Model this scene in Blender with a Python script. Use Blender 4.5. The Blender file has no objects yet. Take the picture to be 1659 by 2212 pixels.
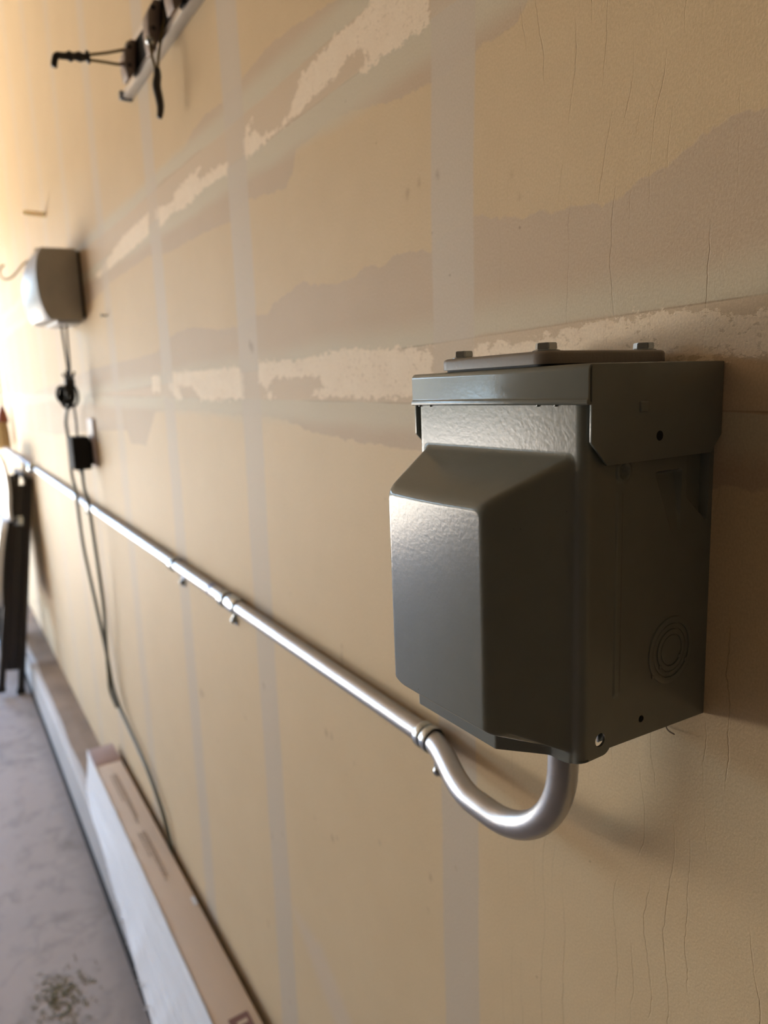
import bpy, bmesh, math, random
import numpy as np
from mathutils import Vector, Matrix, noise as mnoise

# ------------------------------------------------------------------ camera, world, sun, exposure
SC = bpy.context.scene
COL = SC.collection
ZC = 1.24                                   # height of the camera above the garage floor
vs = SC.view_settings
SC.display_settings.display_device = 'sRGB'
vs.view_transform = 'Standard'; vs.look = 'None'; vs.gamma = 1.0; vs.use_curve_mapping = False
vs.exposure = 1.12

cd = bpy.data.cameras.new('camera'); cam = bpy.data.objects.new('camera', cd); COL.objects.link(cam)
AX = Vector((-0.5404458, -0.14112692, 0.82945858))       # world axes seen in (right, down, forward)
AY = Vector((-0.84089539, 0.1240129, -0.52679764))
AZ = Vector((-0.02851824, -0.98219346, -0.18569522))
right = Vector((AX[0], AY[0], AZ[0])); down = Vector((AX[1], AY[1], AZ[1])); fwd = Vector((AX[2], AY[2], AZ[2]))
M = Matrix((right, -down, -fwd)).transposed().to_4x4(); M.translation = Vector((0.0, 0.334, ZC))
cam.matrix_world = M
cd.sensor_fit = 'VERTICAL'; cd.sensor_height = 36.0; cd.sensor_width = 27.0
cd.lens = 1534.0/2212.0*36.0
cd.clip_start = 0.01
cd.dof.use_dof = True; cd.dof.focus_distance = 0.345; cd.dof.aperture_fstop = 8.0
SC.camera = cam

w = bpy.data.worlds.new('sky'); SC.world = w; w.use_nodes = True
nt = w.node_tree; bg = nt.nodes['Background']
sk = nt.nodes.new('ShaderNodeTexSky'); sk.sky_type = 'NISHITA'; sk.sun_disc = False
sk.sun_elevation = math.radians(55); sk.sun_rotation = math.radians(200); sk.air_density = 1.0; sk.dust_density = 1.5
hs = nt.nodes.new('ShaderNodeHueSaturation'); hs.inputs['Saturation'].default_value = 1.0      # thin high cloud
nt.links.new(sk.outputs[0], hs.inputs['Color']); nt.links.new(hs.outputs[0], bg.inputs[0]); bg.inputs[1].default_value = 1.5

sl = bpy.data.lights.new('sun', 'SUN'); sl.energy = 43.0; sl.angle = math.radians(0.6); sl.color = (1.0, 0.94, 0.84)
so = bpy.data.objects.new('sun', sl); COL.objects.link(so)
so.rotation_euler = Vector((-0.22, 0.25, -0.85)).to_track_quat('-Z', 'Y').to_euler()

SC.cycles.use_denoising = True; SC.cycles.adaptive_threshold = 0.02
SC.cycles.max_bounces = 7; SC.cycles.diffuse_bounces = 4
SC.cycles.sample_clamp_indirect = 20.0
try:
    SC.cycles.use_guiding = True
except Exception: pass

MUD = [[(0.4609,0.3062),(0.5517,0.3091),(0.5956,0.3157),(0.6567,0.3242),(0.7144,0.3289),(0.7542,0.3251),(0.8489,0.3191),(0.9096,0.3223),(0.963,0.3173),(0.9911,0.3064),(1.0994,0.3087),(1.15,0.3061),(1.2633,0.3039),(1.3638,0.2985),(1.4817,0.2885),(1.5938,0.2815),(1.7229,0.2735),(2.1354,0.2395),(2.1106,0.1654),(1.6549,0.1815),(1.4593,0.197),(1.3024,0.2003),(1.2114,0.2033),(1.1594,0.1968),(1.092,0.1912),(0.9377,0.1912),(0.8442,0.1872),(0.7965,0.2039),(0.7748,0.1973),(0.6908,0.1906),(0.6755,0.2017),(0.665,0.2201),(0.6315,0.2216),(0.597,0.2246),(0.5559,0.2206),(0.4912,0.2093),(0.4655,0.2066),(0.4488,0.2064),(0.423,0.2069),(0.3975,0.2082),(0.3837,0.2102),(0.3585,0.2117),(0.3486,0.2193),(0.3163,0.2269)],[(0.196,0.1134),(0.206,0.1153),(0.2125,0.1146),(0.2294,0.1126),(0.2407,0.105),(0.2518,0.1012),(0.2675,0.0983),(0.2789,0.0928),(0.2897,0.0904),(0.304,0.095),(0.319,0.0953),(0.352,0.0983),(0.3967,0.1063),(0.4331,0.1015),(0.4491,0.0922),(0.4657,0.0948),(0.499,0.0975),(0.5124,0.0912),(0.5468,0.0941),(0.5655,0.0877),(0.5977,0.0869),(0.6315,0.0897),(0.6637,0.0971),(0.6898,0.0925),(0.74,0.0823),(0.7527,0.0722),(0.7903,0.0754),(0.8208,0.0701),(0.8421,0.0668),(0.9066,0.0664),(0.9645,0.0728),(1.0186,0.0786),(1.0919,0.0759),(1.1398,0.0692),(1.2198,0.0508),(1.35,0.0474),(1.5101,0.0444),(1.7768,0.0383),(2.3037,0.0088),(2.9875,-0.0199),(3.129,-0.1645),(2.4167,-0.1462),(1.8251,-0.1048),(1.4706,-0.0885),(1.4461,-0.1128),(1.3305,-0.1091),(1.2879,-0.0761),(1.2514,-0.0467),(1.1244,-0.0415),(0.9898,-0.0384),(0.9197,-0.0411),(0.843,-0.042),(0.7756,-0.04),(0.7287,-0.0422),(0.66,-0.0533),(0.5527,-0.0582),(0.5063,-0.0589),(0.4709,-0.0604),(0.4138,-0.0643),(0.2048,-0.06),(0.1836,-0.058),(0.1546,-0.0552),(0.1681,0.1074)]]
PALE = [[(0.5295,0.2892),(0.5176,0.2939),(0.447,0.2644),(0.4475,0.2461),(0.457,0.2448),(0.5415,0.2454),(0.5445,0.2479),(0.5289,0.2525),(0.5404,0.2623),(0.5625,0.2644),(0.5835,0.255),(0.6087,0.2555),(0.6402,0.2507),(0.6831,0.2481),(0.6918,0.2506),(0.6731,0.2574),(0.6542,0.2719),(0.645,0.2805),(0.6061,0.283),(0.5739,0.2879),(0.5545,0.2849),(0.548,0.2867)],[(0.7852,0.2717),(0.765,0.2775),(0.7782,0.2638),(0.7516,0.2612),(0.7476,0.2534),(0.6923,0.2471),(0.7903,0.2421),(0.7933,0.258)],[(0.936,0.2708),(1.0007,0.2695),(1.0565,0.2617),(1.0628,0.2395),(1.0093,0.2366),(0.9273,0.2432),(0.8416,0.2412),(0.8427,0.2521),(0.8882,0.2568),(0.9432,0.2562),(0.9532,0.2632)],[(1.1511,0.2619),(1.0037,0.2505),(1.143,0.2306),(1.1506,0.2446)],[(1.1877,0.2644),(1.364,0.259),(1.5183,0.2369),(1.6186,0.2253),(1.5898,0.2174),(1.3447,0.2267),(1.1981,0.2339),(1.1929,0.2492)],[(0.7905,0.0217),(0.6774,0.0202),(0.6291,0.0239),(0.5778,0.0265),(0.4503,0.0214),(0.4508,0.0028),(0.4513,-0.0146),(0.55,-0.0174),(0.6329,-0.0166),(0.6614,-0.0157),(0.632,-0.0071),(0.6356,0.0036),(0.7511,0.0032),(0.7649,-0.0088),(0.748,-0.0173),(0.7788,-0.0188),(0.7622,-0.0113),(0.7921,-0.0012)],[(1.1603,0.0169),(0.9765,0.0178),(0.8377,0.0183),(0.8392,-0.0192),(0.9501,-0.0236),(1.0046,-0.0235),(1.0393,-0.005),(1.1134,-0.003),(1.0858,-0.0237),(1.1194,-0.0247),(1.1555,-0.0078)],[(1.256,0.0137),(1.2046,0.0153),(1.2038,-0.0113),(1.2569,-0.0142)],[(0.4008,0.0208),(0.3373,0.0212),(0.3095,0.025),(0.2991,0.0272),(0.2875,0.0281),(0.2737,0.0281),(0.2608,0.029),(0.232,0.0286),(0.2097,0.0257),(0.1611,0.023),(0.1598,0.007),(0.1925,0.0074),(0.211,0.0044),(0.2855,0.0006),(0.4011,-0.0097)]]
SPOT = [(0.6154,-0.2719,0.0019),(0.6161,-0.2808,0.0025),(0.6158,-0.2899,0.0025),(0.4404,0.1432,0.0026),(0.4635,0.1431,0.0021),(0.479,0.1383,0.0027),(0.811,0.0427,0.0045),(0.8046,0.0387,0.0045),(1.1166,-0.5133,0.0066),(0.8359,-0.3976,0.0039),(0.8404,-0.6215,0.0039),(0.6596,-0.3887,0.004),(0.6476,-0.3874,0.0033),(0.6569,-0.5184,0.004),(0.6455,-0.5129,0.0026),(0.5523,-0.4628,0.0024),(0.4651,-0.4466,0.0032),(0.4697,-0.4847,0.0022),(0.8772,-0.7876,0.0048),(0.5987,-0.3977,0.0019),(0.3624,0.1251,0.0014),(0.3555,0.1106,0.0014),(0.4276,-0.4136,0.0015),(0.3156,-0.3826,0.0009),(1.076,-0.8531,0.0037),(0.7007,-0.5159,0.0027),(0.914,-0.4748,0.0033),(0.8036,-0.5967,0.003),(1.1042,-0.5112,0.0038),(0.8144,-0.8714,0.003),(1.0496,-0.5709,0.0036)]

# ------------------------------------------------------------------ material helpers
def new_mat(name):
    m = bpy.data.materials.new(name); m.use_nodes = True
    t = m.node_tree; b = t.nodes['Principled BSDF']
    return m, t, b
class N:
    """small helper that wires shader nodes"""
    def __init__(s, t): s.t = t
    def val(s, sock, v):
        if isinstance(v, bpy.types.NodeSocket): s.t.links.new(v, sock)
        else: sock.default_value = v
    def math(s, op, a, b=0.0, c=0.0, clamp=False):
        n = s.t.nodes.new('ShaderNodeMath'); n.operation = op; n.use_clamp = clamp
        s.val(n.inputs[0], a); s.val(n.inputs[1], b); s.val(n.inputs[2], c)
        return n.outputs[0]
    def noise(s, vec, scale, detail=3.0, rough=0.5, dist=0.0):
        n = s.t.nodes.new('ShaderNodeTexNoise'); s.val(n.inputs['Vector'], vec)
        n.inputs['Scale'].default_value = scale; n.inputs['Detail'].default_value = detail
        n.inputs['Roughness'].default_value = rough; n.inputs['Distortion'].default_value = dist
        return n.outputs['Fac']
    def coord(s, scale=(1, 1, 1), loc=(0, 0, 0)):
        c = s.t.nodes.new('ShaderNodeTexCoord'); m = s.t.nodes.new('ShaderNodeMapping')
        s.t.links.new(c.outputs['Object'], m.inputs[0]); m.inputs['Scale'].default_value = scale; m.inputs['Location'].default_value = loc
        return m.outputs[0]
    def xyz(s, v):
        n = s.t.nodes.new('ShaderNodeSeparateXYZ'); s.t.links.new(v, n.inputs[0]); return n.outputs
    def mix(s, f, a, b, mode='MIX'):
        n = s.t.nodes.new('ShaderNodeMix'); n.data_type = 'RGBA'; n.blend_type = mode
        s.val(n.inputs[0], f)
        for k, v in ((6, a), (7, b)):
            s.val(n.inputs[k], v if isinstance(v, bpy.types.NodeSocket) else tuple(v) + ((1.0,) if len(v) == 3 else ()))
        return n.outputs[2]
    def smooth(s, v, lo, hi):
        n = s.t.nodes.new('ShaderNodeMapRange'); n.interpolation_type = 'SMOOTHSTEP'
        s.val(n.inputs[0], v); n.inputs[1].default_value = lo; n.inputs[2].default_value = hi
        return n.outputs[0]
    def attr(s, name):
        n = s.t.nodes.new('ShaderNodeAttribute'); n.attribute_name = name; return n.outputs['Fac']
    def bump(s, h, strength, dist, base=None):
        n = s.t.nodes.new('ShaderNodeBump'); n.inputs['Strength'].default_value = strength; n.inputs['Distance'].default_value = dist
        s.t.links.new(h, n.inputs['Height'])
        if base is not None: s.t.links.new(base, n.inputs['Normal'])
        return n.outputs[0]
def rgb(r, g, b):                           # sRGB 0-255 to linear
    f = lambda c: ((c/255.0)/12.92 if c/255.0 <= 0.04045 else ((c/255.0+0.055)/1.055)**2.4)
    return (f(r), f(g), f(b), 1.0)
def simple(name, col, rough=0.5, metal=0.0, var=0.12, vscale=40.0, bump=0.0, bscale=300.0, stretch=(1, 1, 1), coat=0.0):
    m, t, b = new_mat(name); n = N(t); c = n.coord(stretch)
    f = n.noise(c, vscale, 4.0)
    dark = tuple(x*(1-var) for x in col[:3]); lite = tuple(min(1, x*(1+var)) for x in col[:3])
    t.links.new(n.mix(f, dark, lite), b.inputs['Base Color'])
    b.inputs['Roughness'].default_value = rough; b.inputs['Metallic'].default_value = metal
    b.inputs['Coat Weight'].default_value = coat
    if bump > 0:
        t.links.new(n.bump(n.noise(c, bscale, 3.0), bump, 0.001), b.inputs['Normal'])
    return m

# enamel paint of the outlet box, with orange peel
def make_paint():
    m, t, b = new_mat('grey_enamel'); n = N(t); c = n.coord()
    f = n.noise(c, 60.0, 3.0)
    speck = n.smooth(n.noise(c, 900.0, 1.0), 0.80, 0.83)
    col = n.mix(f, rgb(103, 106, 99), rgb(111, 113, 105))
    col = n.mix(speck, col, rgb(60, 58, 52))
    t.links.new(col, b.inputs['Base Color'])
    b.inputs['Roughness'].default_value = 0.2
    b.inputs['IOR'].default_value = 1.5
    peel = n.noise(c, 430.0, 1.5, 0.5)
    t.links.new(n.bump(peel, 0.085, 0.0006), b.inputs['Normal'])
    return m
PAINT = make_paint()
PAINT2 = simple('satin_brown_grey_enamel', rgb(118, 110, 101), 0.42, bump=0.12, bscale=500.0)
ZINC = simple('zinc_plated_steel', rgb(178, 184, 188), 0.2, 1.0, 0.12, 120.0, 0.05, 600.0)
EMT = simple('galvanized_conduit_steel', rgb(172, 172, 174), 0.35, 1.0, 0.10, 90.0, 0.10, 420.0, (0.2, 1, 1))
ALU = simple('brushed_aluminium', rgb(176, 172, 168), 0.38, 1.0, 0.08, 40.0)
BLACK = simple('black_plastic', rgb(16, 15, 15), 0.6)
MATTEBLACK = simple('matte_black_case', rgb(14, 13, 13), 0.85)
BLACK2 = simple('dark_rubber_grip', rgb(44, 40, 35), 0.5)
HOOKFACE = simple('dull_grey_bracket_steel', rgb(132, 119, 112), 0.55, 0.5)
BRASSY = simple('olive_coated_wire', rgb(118, 104, 66), 0.35, 0.6)
GREYPL = simple('controller_grey_plastic', rgb(178, 174, 165), 0.42)
LIGHTPL = simple('controller_light_cover', rgb(168, 172, 178), 0.38)
CORD = simple('greyish_green_cord_jacket', rgb(92, 94, 84), 0.5)
BLACKCORD = simple('black_cord_jacket', rgb(24, 24, 24), 0.5)
WHITEPL = simple('white_chair_plastic', rgb(226, 228, 232), 0.35)
FRAME = simple('dark_bronze_tube', rgb(38, 33, 30), 0.4)
PEG = simple('pale_wood_peg', rgb(246, 234, 212), 0.6)
_pb = PEG.node_tree.nodes['Principled BSDF']; _pb.inputs['Subsurface Weight'].default_value = 0.9; _pb.inputs['Subsurface Radius'].default_value = (1, 0.8, 0.6); _pb.inputs['Subsurface Scale'].default_value = 0.012
STEEL = simple('bright_hook_steel', rgb(165, 158, 140), 0.3, 1.0)
KRAFT = simple('cardboard_kraft', rgb(208, 189, 167), 0.75, 0, 0.08, 25.0, 0.15, 400.0, (0.2, 1, 1))
TAPE = simple('mauve_brown_packing_tape', rgb(162, 138, 134), 0.3, 0, 0.1, 30.0)
INK = simple('brown_grey_print', rgb(160, 142, 124), 0.8)
INK2 = simple('reddish_brown_print', rgb(128, 94, 84), 0.8)
BLUE = simple('blue_ink_mark', rgb(90, 105, 170), 0.5)
OUTLETPL = simple('pale_pinkish_outlet_plastic', rgb(222, 208, 204), 0.4)
DARKSTEEL = simple('dark_nail_steel', rgb(92, 84, 70), 0.5, 0.7)
STRAW = simple('straw_bristles', rgb(205, 180, 135), 0.8, 0, 0.2, 200.0)
REDBR = simple('reddish_brown_wood', rgb(140, 78, 58), 0.5)

# white torn paper side of the carton: long streaks
def make_paper():
    m, t, b = new_mat('white_torn_paper'); n = N(t)
    c = n.coord((2.2, 90, 90))
    f = n.noise(c, 2.0, 5.0, 0.6, 0.8)
    t.links.new(n.mix(f, rgb(225, 225, 227), rgb(252, 252, 252)), b.inputs['Base Color'])
    b.inputs['Roughness'].default_value = 0.6
    t.links.new(n.bump(f, 0.9, 0.006), b.inputs['Normal'])
    return m
PAPER = make_paper()

# ------------------------------------------------------------------ mesh helpers
def link(name, me, mat=None, parent=None, kind=None, smooth=False):
    o = bpy.data.objects.new(name, me); COL.objects.link(o)
    if mat is not None and not me.materials: me.materials.append(mat)
    if parent is not None: o.parent = parent
    if kind: o['kind'] = kind
    if smooth:
        me.polygons.foreach_set('use_smooth', [True]*len(me.polygons))
    return o
def from_py(name, v, f, mat=None, parent=None, kind=None, smooth=False):
    me = bpy.data.meshes.new(name); me.from_pydata([tuple(map(float, p)) for p in v], [], f); me.update()
    return link(name, me, mat, parent, kind, smooth)
def thing(name, label, cat, loc=(0, 0, 0), rot=(0, 0, 0), group=None):
    o = bpy.data.objects.new(name, None); COL.objects.link(o); o.empty_display_size = 0.05
    o.location = loc; o.rotation_euler = rot; o['label'] = label; o['category'] = cat
    if group: o['group'] = group
    return o
def tag(o, label, cat, group=None):
    o['label'] = label; o['category'] = cat
    if group: o['group'] = group
    return o
class MB:
    """gathers shapes into one mesh"""
    def __init__(s): s.v = []; s.f = []
    def add(s, v, f):
        k = len(s.v); s.v += [tuple(map(float, p)) for p in v]; s.f += [tuple(i+k for i in q) for q in f]; return s
    def box(s, a, b, bev=0.0):
        x0, y0, z0 = a; x1, y1, z1 = b
        if bev <= 0:
            return s.add([(x0,y0,z0),(x1,y0,z0),(x1,y1,z0),(x0,y1,z0),(x0,y0,z1),(x1,y0,z1),(x1,y1,z1),(x0,y1,z1)],
                         [(0,3,2,1),(4,5,6,7),(0,1,5,4),(1,2,6,5),(2,3,7,6),(3,0,4,7)])
        bm = bmesh.new(); bmesh.ops.create_cube(bm, size=1.0)
        for v in bm.verts: v.co = Vector(((x0+x1)/2+v.co.x*(x1-x0), (y0+y1)/2+v.co.y*(y1-y0), (z0+z1)/2+v.co.z*(z1-z0)))
        bmesh.ops.bevel(bm, geom=bm.edges[:], offset=bev, segments=3, profile=0.5, affect='EDGES')
        return s.bm(bm)
    def bm(s, bm):
        bm.verts.index_update()
        s.add([v.co[:] for v in bm.verts], [tuple(v.index for v in f.verts) for f in bm.faces]); bm.free(); return s
    def prism(s, poly, axis, a, b):
        """poly: 2D points; axis: 0 x (poly is y,z), 1 y (poly is x,z), 2 z (poly is x,y)"""
        def put(p, t): return (t, p[0], p[1]) if axis == 0 else ((p[0], t, p[1]) if axis == 1 else (p[0], p[1], t))
        n = len(poly)
        v = [put(p, a) for p in poly]+[put(p, b) for p in poly]
        f = [tuple(range(n))[::-1], tuple(range(n, 2*n))]+[(i, (i+1) % n, n+(i+1) % n, n+i) for i in range(n)]
        return s.add(v, f)
    def tube(s, pts, r, seg=14, cap=True):
        pts = [Vector(p) for p in pts]; rr = r if hasattr(r, '__len__') else [r]*len(pts)
        tan = []
        for i in range(len(pts)):
            d = pts[min(i+1, len(pts)-1)]-pts[max(i-1, 0)]; tan.append(d.normalized())
        up = Vector((0, 0, 1)) if abs(tan[0].z) < 0.9 else Vector((1, 0, 0))
        nrm = tan[0].cross(up).normalized(); v = []; f = []
        for i, p in enumerate(pts):
            if i:
                q = tan[i-1].rotation_difference(tan[i]); nrm = (q @ nrm).normalized()
            bi = tan[i].cross(nrm)
            for k in range(seg):
                a = 2*math.pi*k/seg
                v.append(p+rr[i]*(math.cos(a)*nrm+math.sin(a)*bi))
        for i in range(len(pts)-1):
            for k in range(seg):
                k2 = (k+1) % seg
                f.append((i*seg+k, i*seg+k2, (i+1)*seg+k2, (i+1)*seg+k))
        if cap:
            f.append(tuple(range(seg))[::-1]); f.append(tuple((len(pts)-1)*seg+k for k in range(seg)))
        return s.add(v, f)
    def lathe(s, prof, origin, axis, seg=48):
        """prof: (radius, along) pairs; axis vector"""
        ax = Vector(axis).normalized(); u = ax.orthogonal().normalized(); w_ = ax.cross(u); o = Vector(origin)
        v = []; f = []
        for r, h in prof:
            for k in range(seg):
                a = 2*math.pi*k/seg; v.append(o+ax*h+max(r, 1e-6)*(math.cos(a)*u+math.sin(a)*w_))
        for i in range(len(prof)-1):
            for k in range(seg):
                k2 = (k+1) % seg; f.append((i*seg+k, i*seg+k2, (i+1)*seg+k2, (i+1)*seg+k))
        return s.add(v, f)
    def build(s, name, mat, parent=None, kind=None, smooth=False, angle=None, bevel=0.0, bseg=2):
        o = from_py(name, s.v, s.f, mat, parent, kind, smooth)
        if bevel > 0:
            md = o.modifiers.new('bevel', 'BEVEL'); md.width = bevel; md.segments = bseg; md.limit_method = 'ANGLE'; md.angle_limit = math.radians(40)
            if hasattr(md, 'use_clamp_overlap'): md.use_clamp_overlap = True
            bake(o)
        if angle is not None:
            shade_angle(o, angle)
        return o
def bake(o):
    dg = bpy.context.evaluated_depsgraph_get(); dg.update()
    me = bpy.data.meshes.new_from_object(o.evaluated_get(dg)); old = o.data
    o.modifiers.clear(); o.data = me; me.name = o.name; bpy.data.meshes.remove(old)
def shade_angle(o, deg):
    me = o.data
    me.polygons.foreach_set('use_smooth', [True]*len(me.polygons))
    try: me.set_sharp_from_angle(angle=math.radians(deg))
    except Exception: pass
def smooth_path(pts, n=8):
    P = [Vector(p) for p in pts]; out = []
    for i in range(len(P)-1):
        p0 = P[max(i-1, 0)]; p1 = P[i]; p2 = P[i+1]; p3 = P[min(i+2, len(P)-1)]
        for k in range(n):
            t = k/n
            out.append(0.5*((2*p1)+(p2-p0)*t+(2*p0-5*p1+4*p2-p3)*t*t+(3*p1-p0-3*p2+p3)*t**3))
    out.append(P[-1]); return out
def arc(cx, cy, r, a0, a1, n):
    return [(cx+r*math.cos(math.radians(a0+(a1-a0)*i/n)), cy+r*math.sin(math.radians(a0+(a1-a0)*i/n))) for i in range(n+1)]
def copy_tree(o, parent=None):
    c = o.copy(); COL.objects.link(c); c.parent = parent
    for ch in [x for x in SC.objects if x.parent == o]: copy_tree(ch, c)
    return c

# ------------------------------------------------------------------ the setting: garage shell
X0, X1, YW, HC = -2.6, 5.2, 5.6, 2.7        # back wall, door wall, far side wall, ceiling height
WB = 0.135                                   # bottom of the drywall above the curb

# drywall of the photographed wall: one dense sheet that carries the joint compound map
def sd_poly(px, pz, poly):
    """signed distance to a closed polygon, positive inside"""
    P = np.array(poly); Q = np.roll(P, -1, axis=0)
    d = np.full(px.shape, 1e9); ins = np.zeros(px.shape, bool)
    for (ax, az), (bx, bz) in zip(P, Q):
        ex, ez = bx-ax, bz-az; L = ex*ex+ez*ez+1e-12
        t = np.clip(((px-ax)*ex+(pz-az)*ez)/L, 0, 1)
        d = np.minimum(d, (px-ax-t*ex)**2+(pz-az-t*ez)**2)
        c = (az > pz) != (bz > pz)
        xi = ax+(pz-az)*ex/(ez if abs(ez) > 1e-12 else 1e-12)
        ins ^= c & (px < xi)
    return np.where(ins, 1, -1)*np.sqrt(d)
STRIPS = [(0.4235, 0.0248), (0.8195, 0.030), (1.163, 0.029), (1.528, 0.030), (1.86, 0.028), (2.18, 0.032), (2.52, 0.03), (2.87, 0.03), (3.22, 0.03), (3.57, 0.03), (3.92, 0.03), (4.28, 0.03),
          (0.02, 0.026), (-0.38, 0.026)]
def build_wall():
    xs = [-1.2, -0.8, -0.4, -0.1, 0.05]; x = 0.12
    while x < X1: xs.append(x); x += max(0.0025, 0.0042*x)
    xs = np.array([X0]+xs+[X1])
    up = [0.0]
    while up[-1] < HC-ZC: up.append(up[-1]+(0.0025 if up[-1] < 0.34 else 0.0025+0.02*(up[-1]-0.34)))
    dn = [0.0]
    while dn[-1] < ZC-WB: dn.append(dn[-1]+(0.003 if dn[-1] < 0.07 else 0.005+0.012*max(0, dn[-1]-0.3)))
    zs = np.array(sorted(set([-d for d in dn[1:-1]]+[-(ZC-WB)]+up[:-1]+[HC-ZC])))
    GX, GZ = np.meshgrid(xs, zs, indexing='ij'); nx, nz = GX.shape
    px, pz = GX.ravel(), GZ.ravel()
    near = pz > -0.35
    def field(polys):
        out = np.full(px.shape, -1.0); sel = near
        for p in polys: out[sel] = np.maximum(out[sel], sd_poly(px[sel], pz[sel], p))
        return out
    mud = field(MUD); pale = field(PALE)
    strip = np.full(px.shape, -1.0)
    for c, h in STRIPS:
        wob = 0.002*np.sin(pz*7.0+c*20)+0.0008*np.sin(pz*31.0+c*9)
        strip = np.maximum(strip, h-np.abs(px-c-wob))
    spot = np.full(px.shape, -1.0)
    for sx, sz, r in SPOT: spot = np.maximum(spot, r-np.hypot(px-sx, (pz-sz)*0.7))
    smear = sd_poly(px, pz, [(0.775, -0.70), (0.70, -0.76), (0.64, -0.80), (0.62, -0.76), (0.70, -0.70)])
    v = np.stack([px, np.zeros_like(px), pz+ZC], 1)
    idx = np.arange(nx*nz).reshape(nx, nz)
    q = np.stack([idx[:-1, :-1], idx[:-1, 1:], idx[1:, 1:], idx[1:, :-1]], -1).reshape(-1, 4)
    # back of the sheet
    nb = len(v); T = -0.014
    back = np.array([(X0, T, WB), (X1, T, WB), (X1, T, HC), (X0, T, HC)])
    v = np.vstack([v, back])
    nv = len(v)
    me = bpy.data.meshes.new('wall_right')
    extra = [(nb, nb+1, nb+2, nb+3)]
    bot = idx[:, 0].tolist(); top = idx[:, -1].tolist(); lf = idx[0, :].tolist(); rt = idx[-1, :].tolist()
    extra += [tuple(bot)+(nb+1, nb), tuple(top[::-1])+(nb+3, nb+2), tuple(lf[::-1])+(nb, nb+3), tuple(rt)+(nb+2, nb+1)]
    me.from_pydata(v.tolist(), [], q.tolist()+extra); me.update()
    for nm, arr in (('mud', mud), ('pale', pale), ('strip', strip), ('spot', spot), ('smear', smear)):
        a = me.attributes.new(nm, 'FLOAT', 'POINT'); full = np.full(nv, -1.0); full[:len(arr)] = arr
        a.data.foreach_set('value', full.astype(np.float32))
    return me
def wall_material():
    m, t, b = new_mat('kraft_drywall'); n = N(t)
    c = n.coord(); X, Y, Z = n.xyz(c)[:3]; zr = n.math('SUBTRACT', Z, ZC)
    fine = n.noise(n.coord((1, 1, 0.7)), 900.0, 3.0, 0.6)
    mid = n.noise(c, 9.0, 4.0, 0.55)
    blot = n.noise(c, 45.0, 3.0, 0.6)
    col = n.mix(mid, rgb(199, 172, 131), rgb(213, 187, 146))
    col = n.mix(n.math('MULTIPLY', blot, 0.35), col, rgb(191, 165, 126))
    lower = n.mix(mid, rgb(205, 180, 141), rgb(218, 194, 155))               # painted paler and cooler below the seam to make up for weak light there
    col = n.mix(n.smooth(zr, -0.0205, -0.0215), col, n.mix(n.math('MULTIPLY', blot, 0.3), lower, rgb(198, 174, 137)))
    # joint compound
    edge = n.math('MULTIPLY', n.math('SUBTRACT', n.noise(c, 70.0, 3.0, 0.6), 0.5), 0.012)
    mudm = n.smooth(n.math('ADD', n.attr('mud'), edge), -0.0008, 0.0012)
    mudc = n.mix(n.noise(c, 14.0, 3.0), rgb(186, 162, 131), rgb(195, 172, 143))
    col = n.mix(mudm, col, mudc)
    # feathered coat next to the seam tapes
    lowtop = n.math('ADD', n.math('MULTIPLY', X, -0.0335), 0.0395)          # upper edge of the lower tape, sloping
    def band(v, a0, a1, b1, b0):
        return n.math('MULTIPLY', n.smooth(v, a0, a1), n.math('SUBTRACT', 1.0, n.smooth(v, b1, b0)))
    wob = n.math('MULTIPLY', n.math('SUBTRACT', n.noise(n.coord((6, 1, 20)), 1.0, 3.0), 0.5), 0.02)
    zw = n.math('ADD', zr, wob)
    zt = n.math('SUBTRACT', zw, lowtop)
    f1 = n.math('MULTIPLY', n.smooth(zt, -0.002, 0.001), n.math('SUBTRACT', 1.0, n.smooth(zt, 0.004, 0.032)))
    f2 = band(zw, -0.052, -0.034, -0.0215, -0.0205)
    f3 = band(zw, 0.2865, 0.2895, 0.299, 0.319)
    f4 = band(zw, 0.212, 0.229, 0.2455, 0.2475)
    feat = n.math('MAXIMUM', n.math('MAXIMUM', f1, f2), n.math('MAXIMUM', f3, f4))
    col = n.mix(n.math('MULTIPLY', feat, 0.9), col, rgb(199, 186, 158))
    t1 = n.math('MULTIPLY', n.smooth(zr, -0.0215, -0.0205), n.math('SUBTRACT', 1.0, n.smooth(n.math('SUBTRACT', zr, lowtop), -0.0005, 0.0005)))
    t2 = band(zr, 0.246, 0.247, 0.2865, 0.288)
    tape = n.math('MAXIMUM', t1, t2)
    col = n.mix(n.math('MULTIPLY', tape, 0.8), col, rgb(203, 180, 149))
    # dark hairline along the two tape edges
    l1 = n.smooth(n.math('ABSOLUTE', n.math('SUBTRACT', zr, lowtop)), 0.0007, 0.0002)
    l2 = n.smooth(n.math('ABSOLUTE', n.math('ADD', zr, 0.021)), 0.0007, 0.0002)
    l3 = n.smooth(n.math('ABSOLUTE', n.math('SUBTRACT', zr, 0.2463)), 0.0007, 0.0002)
    line = n.math('MULTIPLY', n.math('MAXIMUM', n.math('MAXIMUM', l1, l2), l3), n.smooth(n.noise(c, 12.0, 2.0), 0.35, 0.6))
    col = n.mix(n.math('MULTIPLY', line, 0.45), col, rgb(120, 98, 74))
    # torn pale paper
    pn = n.math('MULTIPLY', n.math('SUBTRACT', n.noise(n.coord((1, 1, 1.6)), 95.0, 5.0, 0.68), 0.515), 0.027)
    pn2 = n.math('MULTIPLY', n.math('SUBTRACT', n.noise(n.coord((1, 1, 2)), 380.0, 3.0, 0.6), 0.5), 0.007)
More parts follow.
